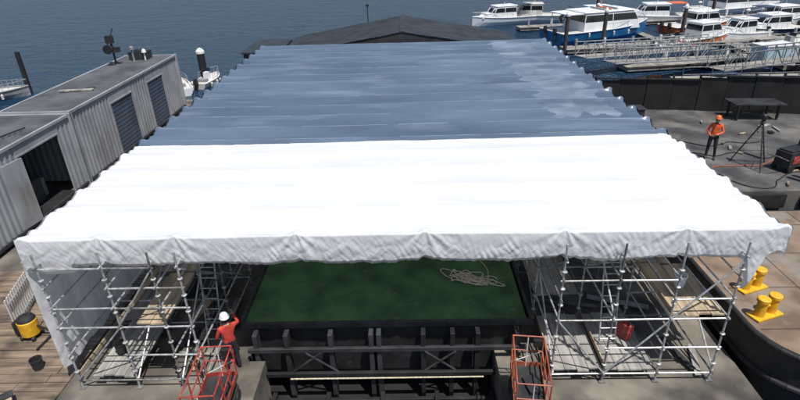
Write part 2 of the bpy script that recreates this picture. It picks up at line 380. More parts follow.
# ------------------------------------------------------------------ people
def person(name,loc,rz,J,shirt,helmet,look=0.,stripes=True,scale=1.):
    e=empty(name,loc,rz); e.scale=(scale,)*3
    base={'pel':((0,0,.97),(.145,.11)),'wai':((0,0,1.12),(.125,.10)),'che':((0,.01,1.32),(.155,.115)),'nkb':((0,0,1.455),(.07,.065)),'nk':((0,.015,1.54),(.055,.055))}
    for s_,n in((-1,'l'),(1,'r')):
        base['sh'+n]=((s_*.175,0,1.415),(.068,.065)); base['el'+n]=((s_*.24,-.02,1.13),(.047,.047)); base['wr'+n]=((s_*.25,.08,.90),(.029,.033)); base['pa'+n]=((s_*.25,.11,.82),(.022,.04))
        base['hi'+n]=((s_*.095,0,.90),(.095,.10)); base['kn'+n]=((s_*.12,.02,.50),(.062,.065)); base['an'+n]=((s_*.13,0,.11),(.047,.05)); base['he'+n]=((s_*.13,.04,.05),(.05,.05)); base['to'+n]=((s_*.15,.19,.04),(.042,.036))
    for k,v in J.items(): base[k]=(v,base[k][1])
    keys=list(base); 
    E=[('pel','wai','s'),('wai','che','s'),('che','nkb','s'),('nkb','nk','k')]
    for n in'lr': E+=[('che','sh'+n,'s'),('sh'+n,'el'+n,'s'),('el'+n,'wr'+n,'s'),('wr'+n,'pa'+n,'k'),('pel','hi'+n,'p'),('hi'+n,'kn'+n,'p'),('kn'+n,'an'+n,'p'),('an'+n,'he'+n,'b'),('he'+n,'to'+n,'b')]
    me=bpy.data.meshes.new('body'); me.from_pydata([base[k][0] for k in keys],[(keys.index(a),keys.index(b)) for a,b,_ in E],[])
    o=bpy.data.objects.new('body_src',me); COL.objects.link(o)
    sk=o.modifiers.new('s','SKIN'); sk.use_smooth_shade=True
    for i,k in enumerate(keys):
        sv=me.skin_vertices[0].data[i]; sv.radius=base[k][1]; sv.use_root=(k=='pel')
    ss=o.modifiers.new('ss','SUBSURF'); ss.levels=2; ss.render_levels=2
    dg=bpy.context.evaluated_depsgraph_get(); nm=bpy.data.meshes.new_from_object(o.evaluated_get(dg)); bpy.data.objects.remove(o)
    nm.name='body'; mats=[shirt,'pants','skin','boot','reflect']; nm.materials.clear()
    for k in mats: nm.materials.append(M[k])
    mm={'s':0,'p':1,'k':2,'b':3}
    for p in nm.polygons:
        c=p.center; best=9;bi=0
        for a,b,t in E:
            A=Vector(base[a][0]);B=Vector(base[b][0]);AB=B-A; tt=max(0,min(1,(c-A).dot(AB)/AB.length_squared)); dd=(c-A-AB*tt).length-(base[a][1][0]*(1-tt)+base[b][1][0]*tt)
            if dd<best: best=dd;bi=mm[t]
        if bi==0 and c.z<.99 and abs(c.x)<.17: bi=1
        if stripes and bi==0 and abs(c.x)<.19 and 1.13<c.z<1.18: bi=4
        p.material_index=bi; p.use_smooth=True
    bo=bpy.data.objects.new('body',nm); COL.objects.link(bo); bo.parent=e
    hc=Vector(base['nk'][0])+Vector((0,.02,.11)); h=MB(); n=18; vs=[]
    prof=[(.02,-.125),(.045,-.118),(.06,-.09),(.068,-.05),(.073,0),(.075,.04),(.068,.08),(.045,.11),(.01,.122)]
    rm=Matrix.Rotation(look,3,'Z')
    secs=[]
    for r,z in prof:
        ring=[]
        for i in range(n):
            t=2*math.pi*i/n; px=r*math.cos(t); py=r*1.2*math.sin(t)
            if math.sin(t)>.85 and -.05<z<.02: py+=.018 if z<-.01 else .008
            if math.sin(t)>.8 and z<-.08: py+=.008
            if math.sin(t)>.5 and .0<z<.05 and abs(math.cos(t))>.2: py-=.008
            ring.append(hc+rm@Vector((px,py,z)))
        secs.append(ring)
    h.loft(secs,'skin')
    for s_ in(-1,1):
        h.lathe(hc+rm@Vector((s_*.076,-.005,-.025)),[(.004,-.03),(.014,-.01),(.016,.015),(.004,.03)],'skin',8)
        h.lathe(hc+rm@Vector((s_*.028,.078,.005)),[(.002,-.006),(.009,0),(.002,.006)],'hair',8)
    h.box(hc+rm@Vector((0,.079,-.07)),(.04,.01,.008),'red',rz=look)
    h.obj('head',e,smooth=True)
    h=MB(); c2=hc+rm@Vector((0,-.025,.0)); h.lathe(c2,[(.078,-.06),(.08,0),(.076,.05),(.05,.09)],'hair',14,(1,1.1)); h.obj('hair',e,smooth=True)
    h=MB(); c3=hc+Vector((0,0,.045)); h.lathe(c3,[(.120,-.008),(.124,0),(.106,.012),(.103,.05),(.085,.09),(.045,.115),(.008,.12)],helmet,20,(1,1.2)); h.box(c3+rm@Vector((0,.145,.0)),(.14,.06,.012),helmet,rz=look); h.obj('hard_hat',e,smooth=True)
    f=MB()
    for n_ in'lr':
        wv=Vector(base['wr'+n_][0]);pv=Vector(base['pa'+n_][0]); d=(pv-wv).normalized(); s_=-1 if n_=='l' else 1
        side_=d.cross(Vector((s_,0,0)))
        if side_.length<.2: side_=d.cross(Vector((0,1,0)))
        side_.normalize(); curl=d.cross(side_).normalized()*(.5)
        if curl.x*s_>0: curl=-curl
        for i,(off,Ln) in enumerate(((-.03,.065),(-.01,.078),(.01,.074),(.03,.058))):
            p=pv+side_*off+d*.015; p1=p+(d+curl*.3).normalized()*Ln*.5; p2=p1+(d+curl*1.2).normalized()*Ln*.35; p3=p2+(d*.6+curl*2).normalized()*Ln*.28
            f.tube(p,p1,.0095,'skin',.009,7); f.tube(p1,p2,.009,'skin',.008,7); f.tube(p2,p3,.008,'skin',.006,7)
        p=pv-side_*.03-d*.03; p1=p+(d*.5-side_*.9).normalized()*.035; p2=p1+(d*1.+curl-side_*.2).normalized()*.03
        f.tube(p,p1,.012,'skin',.010,7); f.tube(p1,p2,.010,'skin',.008,7)
    f.obj('fingers',e,smooth=True)
    return e
person('worker',(12.08,20.1,1.5),math.radians(150),{'ell':(-.27,.02,1.15),'wrl':(-.12,.20,1.10),'pal':(-.06,.25,1.09),'elr':(.27,.03,1.14),'wrr':(.14,.20,1.03),'par':(.09,.26,1.02),
   'knl':(-.13,.06,.5),'anl':(-.17,.03,.11),'hel':(-.17,.07,.05),'tol':(-.2,.22,.04)},'shirt_o','orange',look=.3,stripes=False)
person('worker',(-4.6,10.3,0),math.radians(35),{'elr':(.33,.16,1.30),'wrr':(.30,.38,1.42),'par':(.29,.46,1.46),'ell':(-.26,.05,1.14),'wrl':(-.18,.27,1.05),'pal':(-.15,.34,1.05),
   'knl':(-.13,.10,.5),'anl':(-.14,.10,.11),'hel':(-.14,.14,.05),'tol':(-.16,.29,.04)},'shirt_r','white',look=-.2,stripes=False)
# ------------------------------------------------------------------ containers
def corr_wall(b,p0,p1,z0,z1,k,out,pitch=.28,dep=.03):
    p0=Vector(p0);p1=Vector(p1);L=(p1-p0).length;d=(p1-p0)/L;n=max(1,int(L/pitch));st=L/n;prof=[]; out=Vector((out[0],out[1],0))
    for i in range(n):
        for f_,o_ in((0,0),(.25,0),(.5,1),(.75,1)): prof.append(p0+d*(i+f_)*st-out*dep*o_)
    prof.append(p1); vs=[(p.x,p.y,z) for z in(z0,z1) for p in prof]; m=len(prof)
    b.add(vs,[(i,i+1,m+i+1,m+i) for i in range(m-1)],k)
def container(y0,y1,zt,openings,x1=-14.62,x0=-17.75):
    e=empty('container_office'); b=MB(); z0=.15
    yy=y0+.12; segs=[]
    for(a,c,kind) in openings: segs.append((yy,a)); yy=c
    segs.append((yy,y1-.12))
    for a,c in segs: corr_wall(b,(x1,a,0),(x1,c,0),z0+.14,zt-.12,'cont',(1,0))
    corr_wall(b,(x0,y0+.1,0),(x0,y1-.1,0),z0+.14,zt-.12,'cont',(-1,0))
    corr_wall(b,(x0+.1,y0,0),(x1-.1,y0,0),z0+.14,zt-.12,'cont',(0,-1)); corr_wall(b,(x0+.1,y1,0),(x1-.1,y1,0),z0+.14,zt-.12,'cont',(0,1))
    b.obj('walls',e)
    b=MB()
    for x in(x0,x1):
        b.b2((x-.06,y0,z0),(x+.06,y1,z0+.14),'steel2'); b.b2((x-.05,y0+.13,zt-.12),(x+.05,y1-.13,zt),'cont')
        for y in(y0,y1): b.b2((x-.08,y-.08,z0-.1),(x+.08,y+.08,zt+.02),'cont')
    for y in(y0,y1): b.b2((x0+.08,y-.05,zt-.12),(x1-.08,y+.05,zt),'cont')
    b.obj('frame',e,bevel=.01)
    b=MB(); corr=[]; n=int((y1-y0-.2)/.25)
    for i in range(n):
        ya=y0+.1+i*(y1-y0-.2)/n; st=(y1-y0-.2)/n
        for f_,o_ in((0,0),(.3,0),(.5,1),(.8,1)): corr.append((ya+f_*st,zt-.03-.02*o_))
    corr.append((y1-.1,zt-.03)); m=len(corr)
    b.add([(x,y,z) for x in(x0+.05,x1-.05) for y,z in corr],[(i,i+1,m+i+1,m+i) for i in range(m-1)],'croof'); b.obj('roof',e)
    b=MB()
    for(a,c,kind) in openings:
        zh=zt-.62 if kind!='open' else zt-.5
        b.b2((x1-.04,a,zh),(x1-.002,c,zt-.12),'cont')
        for y in(a,c): b.b2((x1-.03,y-.04,z0+.14),(x1+.03,y+.04,zh),'cont')
        b.b2((x1-.03,a+.04,zh-.06),(x1+.03,c-.04,zh+.003),'cont')
        if kind=='door':
            b.b2((x1-.06,a+.04,z0+.14),(x1-.015,c-.04,zh-.06),'cdoor')
            for i in range(12):
                if z0+.27+i*.2<zh-.08: b.b2((x1-.015,a+.06,z0+.25+i*.2),(x1+.0,c-.06,z0+.27+i*.2),'cdoor')
        else:
            b.b2((x1-2.2,a-.3,z0+.14),(x1-2.1,c+.3,zh),'black'); b.b2((x1-2.1,a,z0+.1),(x1-.05,c,z0+.15),'dark')
            b.b2((x1-1.2,a+.3,z0+.15),(x1-.7,c-.9,z0+1.2),'steel2'); b.b2((x1-1.5,a+1.4,z0+.15),(x1-1.0,c-.3,z0+.9),'grey')
            b.box((x1+.1,a-.45,(z0+zh)/2+.05),(.05,.9,zh-z0-.2),'cont',rz=-.15)
    b.obj('doors',e)
    return e
container(22.05,33.9,3.5,[(25.3,27.6,'door'),(29.4,31.5,'door')])
container(10.2,21.95,3.42,[(18.3,20.9,'open')])
b=MB()
for i,(x,y,a) in enumerate(((-16.9,19.4,.2),(-15.6,15.2,1.3),(-16.2,25.5,.1))): b.box((x,y,3.47+.05),(1.6,.25,.06),'plyg',rz=a); b.box((x+.3,y+.3,3.5),(.9,.12,.06),'steel2',rz=a+.5)
b.tube((-17.2,12,3.47),(-15.2,20,3.47),.03,'black'); b.obj('roof_planks')
b=MB(); b.tube((-17.2,31.6,3.47),(-17.2,31.6,5.0),.06,'black'); b.box((-17.2,31.5,4.9),(.45,.3,.4),'black',rz=.4); b.box((-17.0,31.6,4.3),(.35,.3,.3),'steel2'); b.tube((-17.55,31.5,4.3),(-16.9,31.6,5.5),.025,'black'); b.tube((-17.2,31.3,4.4),(-17.2,31.0,4.4),.22,'black',.26,14); b.obj('searchlight_mast')
b=MB()
b.lathe((-16.4,32.2,3.47),[(.07,0),(.06,.05),(.04,.5),(.04,.65),(.12,.7),(.12,.85),(.04,.9)],'grey',12); b.obj('roof_vent')
b=MB(); b.lathe((-15.9,32.6,3.47),[(.05,0),(.04,.4),(.14,.45),(.1,.6),(.02,.66)],'white',12); b.obj('satellite_dome')
b=MB(); b.b2((-16.9,32.6,3.47),(-15.8,33.4,3.95),'steel2'); b.tube((-16.35,32.98,3.95),(-16.35,32.98,4.02),.3,'black',n=16); b.obj('air_conditioner',bevel=.02)
b=MB()
P0=Vector((-11.35,11.9,.05));P1=Vector((-12.6,16.6,.05)); n=34
for i in range(n+1):
    p=P0.lerp(P1,i/n); b.box((p.x,p.y,p.z+.55),(.03,.07,1.05),'cream',rz=.26)
for z in(.25,.9): b.tube(P0+Vector((.04,0,z)),P1+Vector((.04,0,z)),.022,'grey')
b.obj('picket_barrier')
b=MB(); b.lathe((0,0,0),[(.2,.12),(.24,.14),(.25,.58),(.23,.60)],'yellow',18); b.lathe((0,0,0),[(.23,.601),(.24,.63),(.2,.70),(.1,.74),(.02,.75)],'black',18)
for a in range(4): b.lathe((.24*math.cos(a*1.57+.7),.24*math.sin(a*1.57+.7),0),[(.03,.0),(.06,.02),(.06,.1),(.03,.13)],'black',10)
b.tube((.1,0,.7),(.1,.35,.95),.02,'black'); b.tube((.24,0,.4),(.55,.1,.08),.03,'black'); b.tube((.55,.1,.05),(.5,-.6,.05),.03,'black'); b.box((-.3,.1,.3),(.25,.3,.4),'black')
b.obj('industrial_vacuum',loc=(-10.75,11.65,.05),bevel=.004)
b=MB()
for i in range(5): b.box((-10.6+.02*i,8.4+.05*i,.1+.05*i),(2.2,.22,.04),'ply' if i%2 else 'steel2',rz=.5+.06*i)
b.obj('plank_stack')
for i,(x,y,h,k) in enumerate(((-10.4,24,.9,'navy'),(-11.1,25.3,.9,'grey'),(-12.6,20.6,.9,'steel2'))):
    b=MB(); b.lathe((x,y,0),[(.29,0),(.3,.02),(.29,.3),(.305,.31),(.29,.33),(.29,.6),(.305,.61),(.29,.63),(.29,.88),(.3,.9),(.28,.9),(.27,.87)],k,18); b.obj('steel_drum')
b=MB()
for j in range(3):
    for i in range(6): b.b2((-13.2+i*.2,15+.0,.14*j+.06),(-13.05+i*.2,16.2,.14*j+.09),'ply')
    for s_ in(15.05,15.55,16.05): b.b2((-13.2,s_,.14*j),(-12.05,s_+.09,.14*j+.058),'ply')
b.obj('pallet_stack')
b=MB()
for i in range(9): b.tube((-11.9+.07*(i%5),18.5+.05*i,.06+.06*(i//5)),(-11.5+.07*(i%5),23+.07*i,.06+.06*(i//5)),.025,'galv')
b.obj('tube_stack')
# ------------------------------------------------------------------ rear shed
e=empty('dark_roofed_shed'); b=MB()
b.b2((-7.5,33.6,0),(6.6,39.7,3.2),'steel2'); b.obj('walls',e)
def sheet(b,pa,pb,pc,pd,n,k):
    pa,pb,pc,pd=map(Vector,(pa,pb,pc,pd)); nn=(pb-pa).cross(pd-pa).normalized(); 
    if nn.z<0: nn=-nn
    lo=[];hi=[]
    for i in range(n*4+1):
        f=i/(n*4); o_=.035 if i%4 in(1,2) else 0
        lo.append(pa.lerp(pb,f)+nn*o_); hi.append(pd.lerp(pc,f)+nn*o_)
    m=len(lo); b.add(lo+hi,[(i,i+1,m+i+1,m+i) for i in range(m-1)],k)
b=MB(); zr,ze=4.62,3.35
sheet(b,(-8.0,33.2,ze),(-8.0,40.3,ze),(-.3,40.3,zr),(-.3,33.2,zr),14,'blackroof'); sheet(b,(7.2,33.2,ze),(7.2,40.3,ze),(-.3,40.3,zr),(-.3,33.2,zr),14,'blackroof')
b.b2((-.45,33.2,zr-.01),(-.15,40.3,zr+.05),'steel2'); 
b.add([(-8,33.25,ze-.02),(7.2,33.25,ze-.02),(-.3,33.25,zr-.02)],[(0,1,2)],'steel2'); b.add([(-8,40.2,ze-.02),(7.2,40.2,ze-.02),(-.3,40.2,zr-.02)],[(0,1,2)],'steel2')
b.obj('roof',e)
b=MB(); b.b2((-10.4,34.2,0),(-8.1,38.6,3.35),'steel2'); b.b2((-10.5,34.1,3.351),(-8.1,38.7,3.45),'blackroof'); b.obj('lean_to',e)
b=MB(); b.tube((-2.8,40.1,4.1),(-2.8,40.1,5.35),.035,'black'); b.lathe((-2.8,40.1,5.3),[(.05,0),(.12,.04),(.12,.14),(.03,.18)],'black',10); b.obj('weather_mast')
# ------------------------------------------------------------------ hoarding fence, yard kit
b=MB(); pts=[(9.6,27.15,2.95),(14.5,26.35,3.15),(19.3,25.35,3.4),(30,23.5,3.5)]
for (a,c) in zip(pts[:-1],pts[1:]):
    A=Vector(a);C=Vector(c);n=int((C-A).length/1.2); ang=math.atan2(C.y-A.y,C.x-A.x)
    for i in range(n):
        p=A.lerp(C,(i+.5)/n); L=(C-A).length/n
        b.box((p.x,p.y+.02*(i%2),(1.5+p.z)/2),(L-.03,.04,p.z-1.5),'hoard',rz=ang)
        p=A.lerp(C,i/n); b.box((p.x,p.y+.09,(1.5+p.z)/2+.08),(.09,.09,p.z-1.34),'steel',rz=ang)
    p=(A+C)/2; b.box((p.x,p.y-.03,p.z+.03),((C-A).length,.12,.06),'steel',rz=ang)
b.obj('hoarding_fence')
b=MB(); 
for i in range(5): b.box((16.6,24.6+.22*i,2.28),(2.3,.2,.05),'steel2',rz=-.1)
for sx in(-.95,.95):
    for sy in(24.65,25.45): b.box((16.6+sx,sy,1.89),(.09,.09,.78),'steel')
b.box((16.6,25.05,1.8),(1.9,.06,.06),'steel'); b.obj('work_table')
b=MB(); c=Vector((13.3,19.3,3.25))
for a in(.4,2.5,4.6):
    ft=Vector((c.x+.75*math.cos(a),c.y+.75*math.sin(a),1.5)); b.tube(c,ft,.03,'steel2',.022); b.tube(c.lerp(ft,.45),c.lerp(ft,.45)+Vector((0,0,.02)),.05,'galvd'); 
    a2=a+2.1; ft2=Vector((c.x+.75*math.cos(a2),c.y+.75*math.sin(a2),1.5)); b.tube(c.lerp(ft,.7),c.lerp(ft2,.7),.012,'steel2')
b.lathe(c,[(.1,-.03),(.1,.02),(.06,.05),(.08,.1),(.08,.28),(.04,.32)],'steel2',12); b.tube(c+Vector((0,-.12,.2)),c+Vector((0,.14,.2)),.04,'black'); b.obj('survey_tripod')
e=empty('welding_generator',(14.5,18.9,1.5),.4); b=MB(); b.box((0,0,.5),(1.1,.6,.6),'steel2'); b.box((0,0,.83),(1.0,.5,.06),'steel'); b.box((-.1,-.31,.5),(.6,.02,.3),'red'); b.tube((.35,.1,.86),(.35,.1,1.1),.04,'black')
for s_ in(-.4,.4):
    for t in(-.3,.3): b.tube((s_,t-.04,.16),(s_,t+.04,.16),.16,'black',n=14)
b.tube((-.55,-.25,.5),(-1.1,-.25,.75),.02,'galvd'); b.tube((-.55,.25,.5),(-1.1,.25,.75),.02,'galvd'); b.tube((-1.1,-.25,.75),(-1.1,.25,.75),.02,'galvd'); b.obj('body',e,bevel=.02)
for i,(x,y) in enumerate(((14.3,17.7),(14.6,17.85))): 
    b=MB(); b.lathe((x,y,1.5),[(.11,0),(.115,.03),(.115,1.1),(.06,1.25),(.04,1.35)],'steel2',14); b.obj('gas_cylinder')
cu=bpy.data.curves.new('air_hose','CURVE'); cu.dimensions='3D'; cu.bevel_depth=.02
for s0 in range(4):
    sp=cu.splines.new('POLY'); sp.points.add(90)
    for i in range(91):
        t=i/90; sp.points[i].co=(10.5+4.6*t+.5*nz(t*4,s0*3.),17.9+s0*1.3+1.6*nz(t*3,s0*5.+1),1.525,1)
o=bpy.data.objects.new('air_hose',cu); cu.materials.append(M['black']); cu.materials.append(M['redor']); cu.splines[1].material_index=1; COL.objects.link(o)
b=MB(); rr=random.Random(2)
for i in range(46):
    x=rr.uniform(12.2,18);y=rr.uniform(17.4,24.5) if i>18 else rr.uniform(17.4,20.5)
    if abs(x-13.3)<.9 and 18.4<y<20.3: continue
    b.box((x,y,1.53+.02*(i%3)),(rr.uniform(.1,.8),rr.uniform(.05,.25),.05),rr.choice(['ply','steel2','galvd','steel','rust','plyg']),rz=rr.uniform(0,3))
b.obj('yard_offcuts')
b=MB(); b.b2((10.6,25.4,1.5),(11.6,26.1,1.9),'steel2'); b.b2((10.55,25.35,1.901),(11.65,26.15,1.95),'steel2'); b.obj('tool_chest',bevel=.02)
# ------------------------------------------------------------------ steel barge (right front)
e=empty('steel_barge'); b=MB()
out=[(8.35,16.6),(8.35,10.6)]
for i in range(1,9):
    a=math.pi+ (math.pi/2)*i/8; out.append((10.05+1.7*math.cos(a),10.6+1.7*math.sin(a)))
out+=[(18,8.9),(18,16.6)]
n=len(out)
def pr(b,pts,z0,z1,k):
    n=len(pts); b.add([(x,y,z) for z in(z0,z1) for x,y in pts],[tuple(range(n-1,-1,-1)),tuple(range(n,2*n))]+[(i,(i+1)%n,n+(i+1)%n,n+i) for i in range(n)],k)
pr(b,out,-2.2,.95,'steel'); b.obj('hull',e)
def inset(pts,d,cx=13,cy=12.7): return [(x+(d if x<cx else -d),y+(d if y<cy else -d)) for x,y in pts]
b=MB(); b.add([(x,y,.985) for x,y in inset(out,.12)],[tuple(range(n))],'rust'); b.obj('deck',e)
b=MB()
for i in range(n-1):
    A=Vector((*out[i],1.0));C=Vector((*out[i+1],1.0)); b.tube(A,C,.075,'black',n=10)
    b.tube(A-Vector((0,0,.9)),C-Vector((0,0,.9)),.09,'black',n=10)
for i in range(4): b.b2((8.6,10.4+i*1.7,.987),(17.5,10.42+i*1.7,.991),'steel2')
for i in range(3): b.b2((10.6+i*2.4,9.1,.987),(10.62+i*2.4,16.4,.9915),'steel2')
b.obj('fender_rail',e)
def bollard(x,y,rz):
    b=MB(); b.box((0,0,.03),(.85,.38,.05),'yellow')
    for s_ in(-.2,.2): b.lathe((s_,0,.05),[(.13,0),(.12,.02),(.12,.40),(.155,.44),(.155,.52),(.13,.54)],'yellow',20)
    b.tube((-.2,0,.3),(.2,0,.3),.045,'yellow')
    b.obj('mooring_bollard',loc=(x,y,.99),rz=rz,bevel=.004)
bollard(9.3,12.1,.35); bollard(9.0,10.95,.35)
b=MB(); b.lathe((10.6,11.2,.99),[(.3,0),(.3,.12),(.26,.14),(.1,.16)],'steel2',18); b.obj('deck_hatch')
b=MB(); b.box((0,0,.22),(.2,.34,.42),'red'); b.tube((0,-.1,.43),(0,-.1,.52),.03,'black'); b.tube((-.0,0,.5),(0,.14,.44),.02,'red'); b.obj('fuel_can',loc=(5.5,10.9,.4),rz=.5,bevel=.03)
# ------------------------------------------------------------------ boats
def boat(loc,rz,L,B,hull='white',sup='white',style='cruiser',fb=.9,canopy=None):
    e=empty('motor_boat' if style!='sail' else 'sailing_boat',loc,rz); b=MB(); secs=[]; deck=[]
    N=12
    for i in range(N+1):
        t=i/N; w=B/2*(1-max(0,(t-.45)/.55)**2.3*.985); y=-L/2+L*t; sh=fb*(1+.35*t*t); kz=-.25+.35*max(0,t-.8)*3
        secs.append([(-w,y,sh),(-w*.93,y,sh*.45),(-w*.72,y,-.05),(0,y,kz),(w*.72,y,-.05),(w*.93,y,sh*.45),(w,y,sh)]); deck.append((w,y,sh))
    vs=[p for s_ in secs for p in s_]; n=7; fs=[(j*n+i,j*n+i+1,(j+1)*n+i+1,(j+1)*n+i) for j in range(N) for i in range(n-1)]; fs.append(tuple(range(n)))
    b.add(vs,fs,hull)
    dv=[];
    for w,y,sh in deck: dv+= [(-w*.94,y,sh-.06),(w*.94,y,sh-.06)]
    b.add(dv,[(2*i,2*i+1,2*i+3,2*i+2) for i in range(N)],'cream')
    b.obj('hull',e)
    b=MB()
    for s_ in(-1,1):
        for i in range(N):
            a=deck[i];c=deck[i+1]; b.tube((s_*a[0],a[1],a[2]),(s_*c[0],c[1],c[2]),.05,sup,n=6)
            if i>=5: 
                b.tube((s_*a[0]*.93,a[1],a[2]+.55),(s_*c[0]*.93,c[1],c[2]+.55),.02,'galv',n=5); b.tube((s_*a[0]*.96,a[1],a[2]),(s_*a[0]*.93,a[1],a[2]+.55),.018,'galv',n=5)
    b.obj('gunwale',e)
    def cabin(y0,y1,w,z0,h,rake,k,win=True):
        def sec(z,f): 
            ww=w/2*(1-.10*f); return [(-ww,y0+rake*.25*f,z),(ww,y0+rake*.25*f,z),(ww,y1-rake*1.*f,z),(ww*.6,y1-rake*f+.25*(1-f)+.1,z),(-ww*.6,y1-rake*f+.25*(1-f)+.1,z),(-ww,y1-rake*f,z)]
        c=MB(); c.loft([sec(z0,0),sec(z0+h*.45,.35),sec(z0+h,1)],k)
        if win:
            def sc(z,f,o_): return [(x*(1+o_/w*2),y+(o_ if y>0.5*(y0+y1) else -o_),z) for x,y,z in sec(z,f)]
            c.loft([sc(z0+h*.5,.42,.02),sc(z0+h*.86,.85,.02)],'glass')
            for (x,y,z),(x2,y2,z2) in zip(sc(z0+h*.5,.42,.03),sc(z0+h*.86,.85,.03)): c.tube((x,y,z),(x2,y2,z2),.045,k,n=6)
            c.tube((w/2*.96,(y0+y1)/2,z0+h*.5),(w/2*.92,(y0+y1)/2,z0+h*.86),.05,k,n=6); c.tube((-w/2*.96,(y0+y1)/2,z0+h*.5),(-w/2*.92,(y0+y1)/2,z0+h*.86),.05,k,n=6)
        c.loft([[(x*1.06,y*1.0+(.12 if y>(y0+y1)/2 else -.25),z+.002) for x,y,z in sec(z0+h,1)],[(x*1.02,y+(.1 if y>(y0+y1)/2 else -.22),z+.08) for x,y,z in sec(z0+h,1)]],k)
        c.obj('cabin',e)
    d0=fb
    if style=='cruiser':
        cabin(-L*.18,L*.22,B*.74,d0-.03,1.5,.7,sup); cabin(L*.1,L*.36,B*.55,d0+.05,.55,.5,sup,False)
        if canopy:
            c=MB(); c.b2((-B*.36,-L*.42,d0+1.5),(B*.36,-L*.2,d0+1.56),canopy)
            for x in(-B*.34,B*.34): c.tube((x,-L*.41,d0-.05),(x,-L*.41,d0+1.5),.03,'galv')
            c.obj('aft_canopy',e)
    elif style=='fly':
        cabin(-L*.25,L*.26,B*.8,d0-.03,1.6,.9,sup); cabin(-L*.15,L*.08,B*.6,d0+1.65,.7,.4,sup)
        c=MB(); c.b2((-B*.32,-L*.2,d0+3.1),(B*.32,L*.04,d0+3.18),canopy or sup)
        for x in(-B*.28,B*.28):
            for y in(-L*.17,0): c.tube((x,y,d0+2.0),(x,y,d0+3.1),.03,'galv')
        c.obj('bimini',e)
    elif style=='cat':
        cabin(-L*.28,L*.3,B*.82,d0-.03,1.9,1.0,sup)
        c=MB(); c.b2((-B*.36,-L*.44,d0+1.75),(B*.36,-L*.2,d0+1.83),sup)
        for x in(-B*.34,B*.34): c.tube((x,-L*.42,d0-.05),(x,-L*.42,d0+1.76),.04,'galv')
        for i in range(3): c.box((0,-L*.05+i*.8,d0+2.05),(B*.5,.25,.14),'orange' if i%2 else 'grey')
        c.obj('aft_canopy',e)
    elif style=='open':
        c=MB(); c.box((0,-.1,fb+.25),(B*.3,.6,.75),sup,taper=.8); c.box((0,.15,fb+.75),(B*.3,.03,.35),'glass',rx=-.4)
        c.box((0,-L*.25,fb+.05),(B*.6,.4,.3),'grey'); c.obj('console',e)
    c=MB()
    if style in('open','cat','cruiser'):
        for x in((0,) if L<6 else(-B*.2,B*.2)):
            c.box((x,-L/2-.18,fb+.2),(.3,.4,.5),'black',taper=.75); c.box((x,-L/2-.15,fb-.5),(.12,.2,1.),'steel2')
        if style!='open': c.tube((B*.2,-L*.05,fb+1.5),(B*.22,-L*.1,fb+3.6),.018,'white'); c.tube((-B*.15,0,fb+1.5),(-B*.15,0,fb+2.3),.03,'galv'); c.lathe((-B*.15,0,fb+2.3),[(.2,0),(.22,.05),(.1,.15)],'white',10)
    else:
        c.tube((0,-L*.05,fb+1.6),(0,-L*.06,fb+3.9),.03,'white'); 
    for y in(-L*.25,0.,L*.15):
        c.lathe((B/2+.1,y,fb-.55),[(.03,0),(.1,.08),(.1,.42),(.03,.5)],'cream',8)
    c.obj('fittings',e)
WZ=-1.6
boat((13.0,76,WZ),1.9,9,2.9,'white','white','cruiser',canopy='navy')
boat((17.2,77.5,WZ),1.45,8,2.8,'white','cream','cruiser')
boat((21.7,62.5,WZ),-1.25,12.5,4.8,'bluehull','white','cat',fb=1.45)
boat((24.8,73,WZ),-1.4,9,3.2,'white','white','cruiser',canopy='navy')
boat((32.5,74,WZ),1.5,9,3.2,'white','white','cruiser',canopy='orange')
boat((31.2,58.5,WZ),-1.2,7.6,2.9,'orange','white','cruiser')
boat((34.8,66.5,WZ),-1.3,9.,3.2,'orange','white','cruiser')
boat((40.8,62.5,WZ),1.8,8.5,3,'navy','white','cruiser')
boat((47.,80.5,WZ),-1.35,14,4.4,'white','white','fly',canopy='navy')
boat((46.,69,WZ),-1.3,9,3,'white','white','cruiser',canopy='navy')
boat((44,57,WZ),-1.2,7.5,2.7,'white','white','cruiser')
boat((36,60,WZ),1.9,6.5,2.5,'white','white','cruiser',canopy='navy')
boat((37.5,54,WZ),-1.3,6.5,2.4,'white','grey','open')
boat((27.5,56.5,WZ),-1.2,5.5,2.2,'white','grey','open',fb=.7)
boat((-19.6,44.6,WZ),.5,4.6,1.9,'white','white','open',fb=.6)
boat((-17.6,46.6,WZ),-.2,3.6,1.5,'cream','white','open',fb=.5)
boat((-34.5,43.5,WZ),-1.2,5.0,2.1,'grey','grey','open',fb=.6)
# ------------------------------------------------------------------ pontoons, gangways, piles
def pontoon(x0,y0,x1,y1,wd):
    A=Vector((x0,y0,0));C=Vector((x1,y1,0));L=(C-A).length;a=math.atan2(y1-y0,x1-x0);b=MB();n=max(1,int(L/3))
    for i in range(n):
        p=A.lerp(C,(i+.5)/n); b.box((p.x,p.y,-1.28),(L/n-.06,wd,.34),'pont',rz=a); b.box((p.x,p.y,-1.5),(L/n-.3,wd*.8,.4),'black',rz=a)
        if wd>1.8: b.box((p.x,p.y+wd*.35,-.75),(.22,.22,.7),'white' if i%2 else 'grey',rz=a)
    for s_ in(-1,1):
        off=Vector((-math.sin(a),math.cos(a),0))*s_*wd/2; m_=A.lerp(C,.5)+off; b.box((m_.x,m_.y,-1.14),(L,.1,.12),'wood',rz=a)
    b.obj('floating_pontoon')
pontoon(16,56,62,62,2.2); pontoon(14,70,62,77,2.); pontoon(19,48,40,51,2.4)
for x,y in((27,58),(34,59),(40.5,59.5),(47,60)): pontoon(x,y,x-.4,y+9,1.1)
pontoon(33,46,33.5,57,1.8)
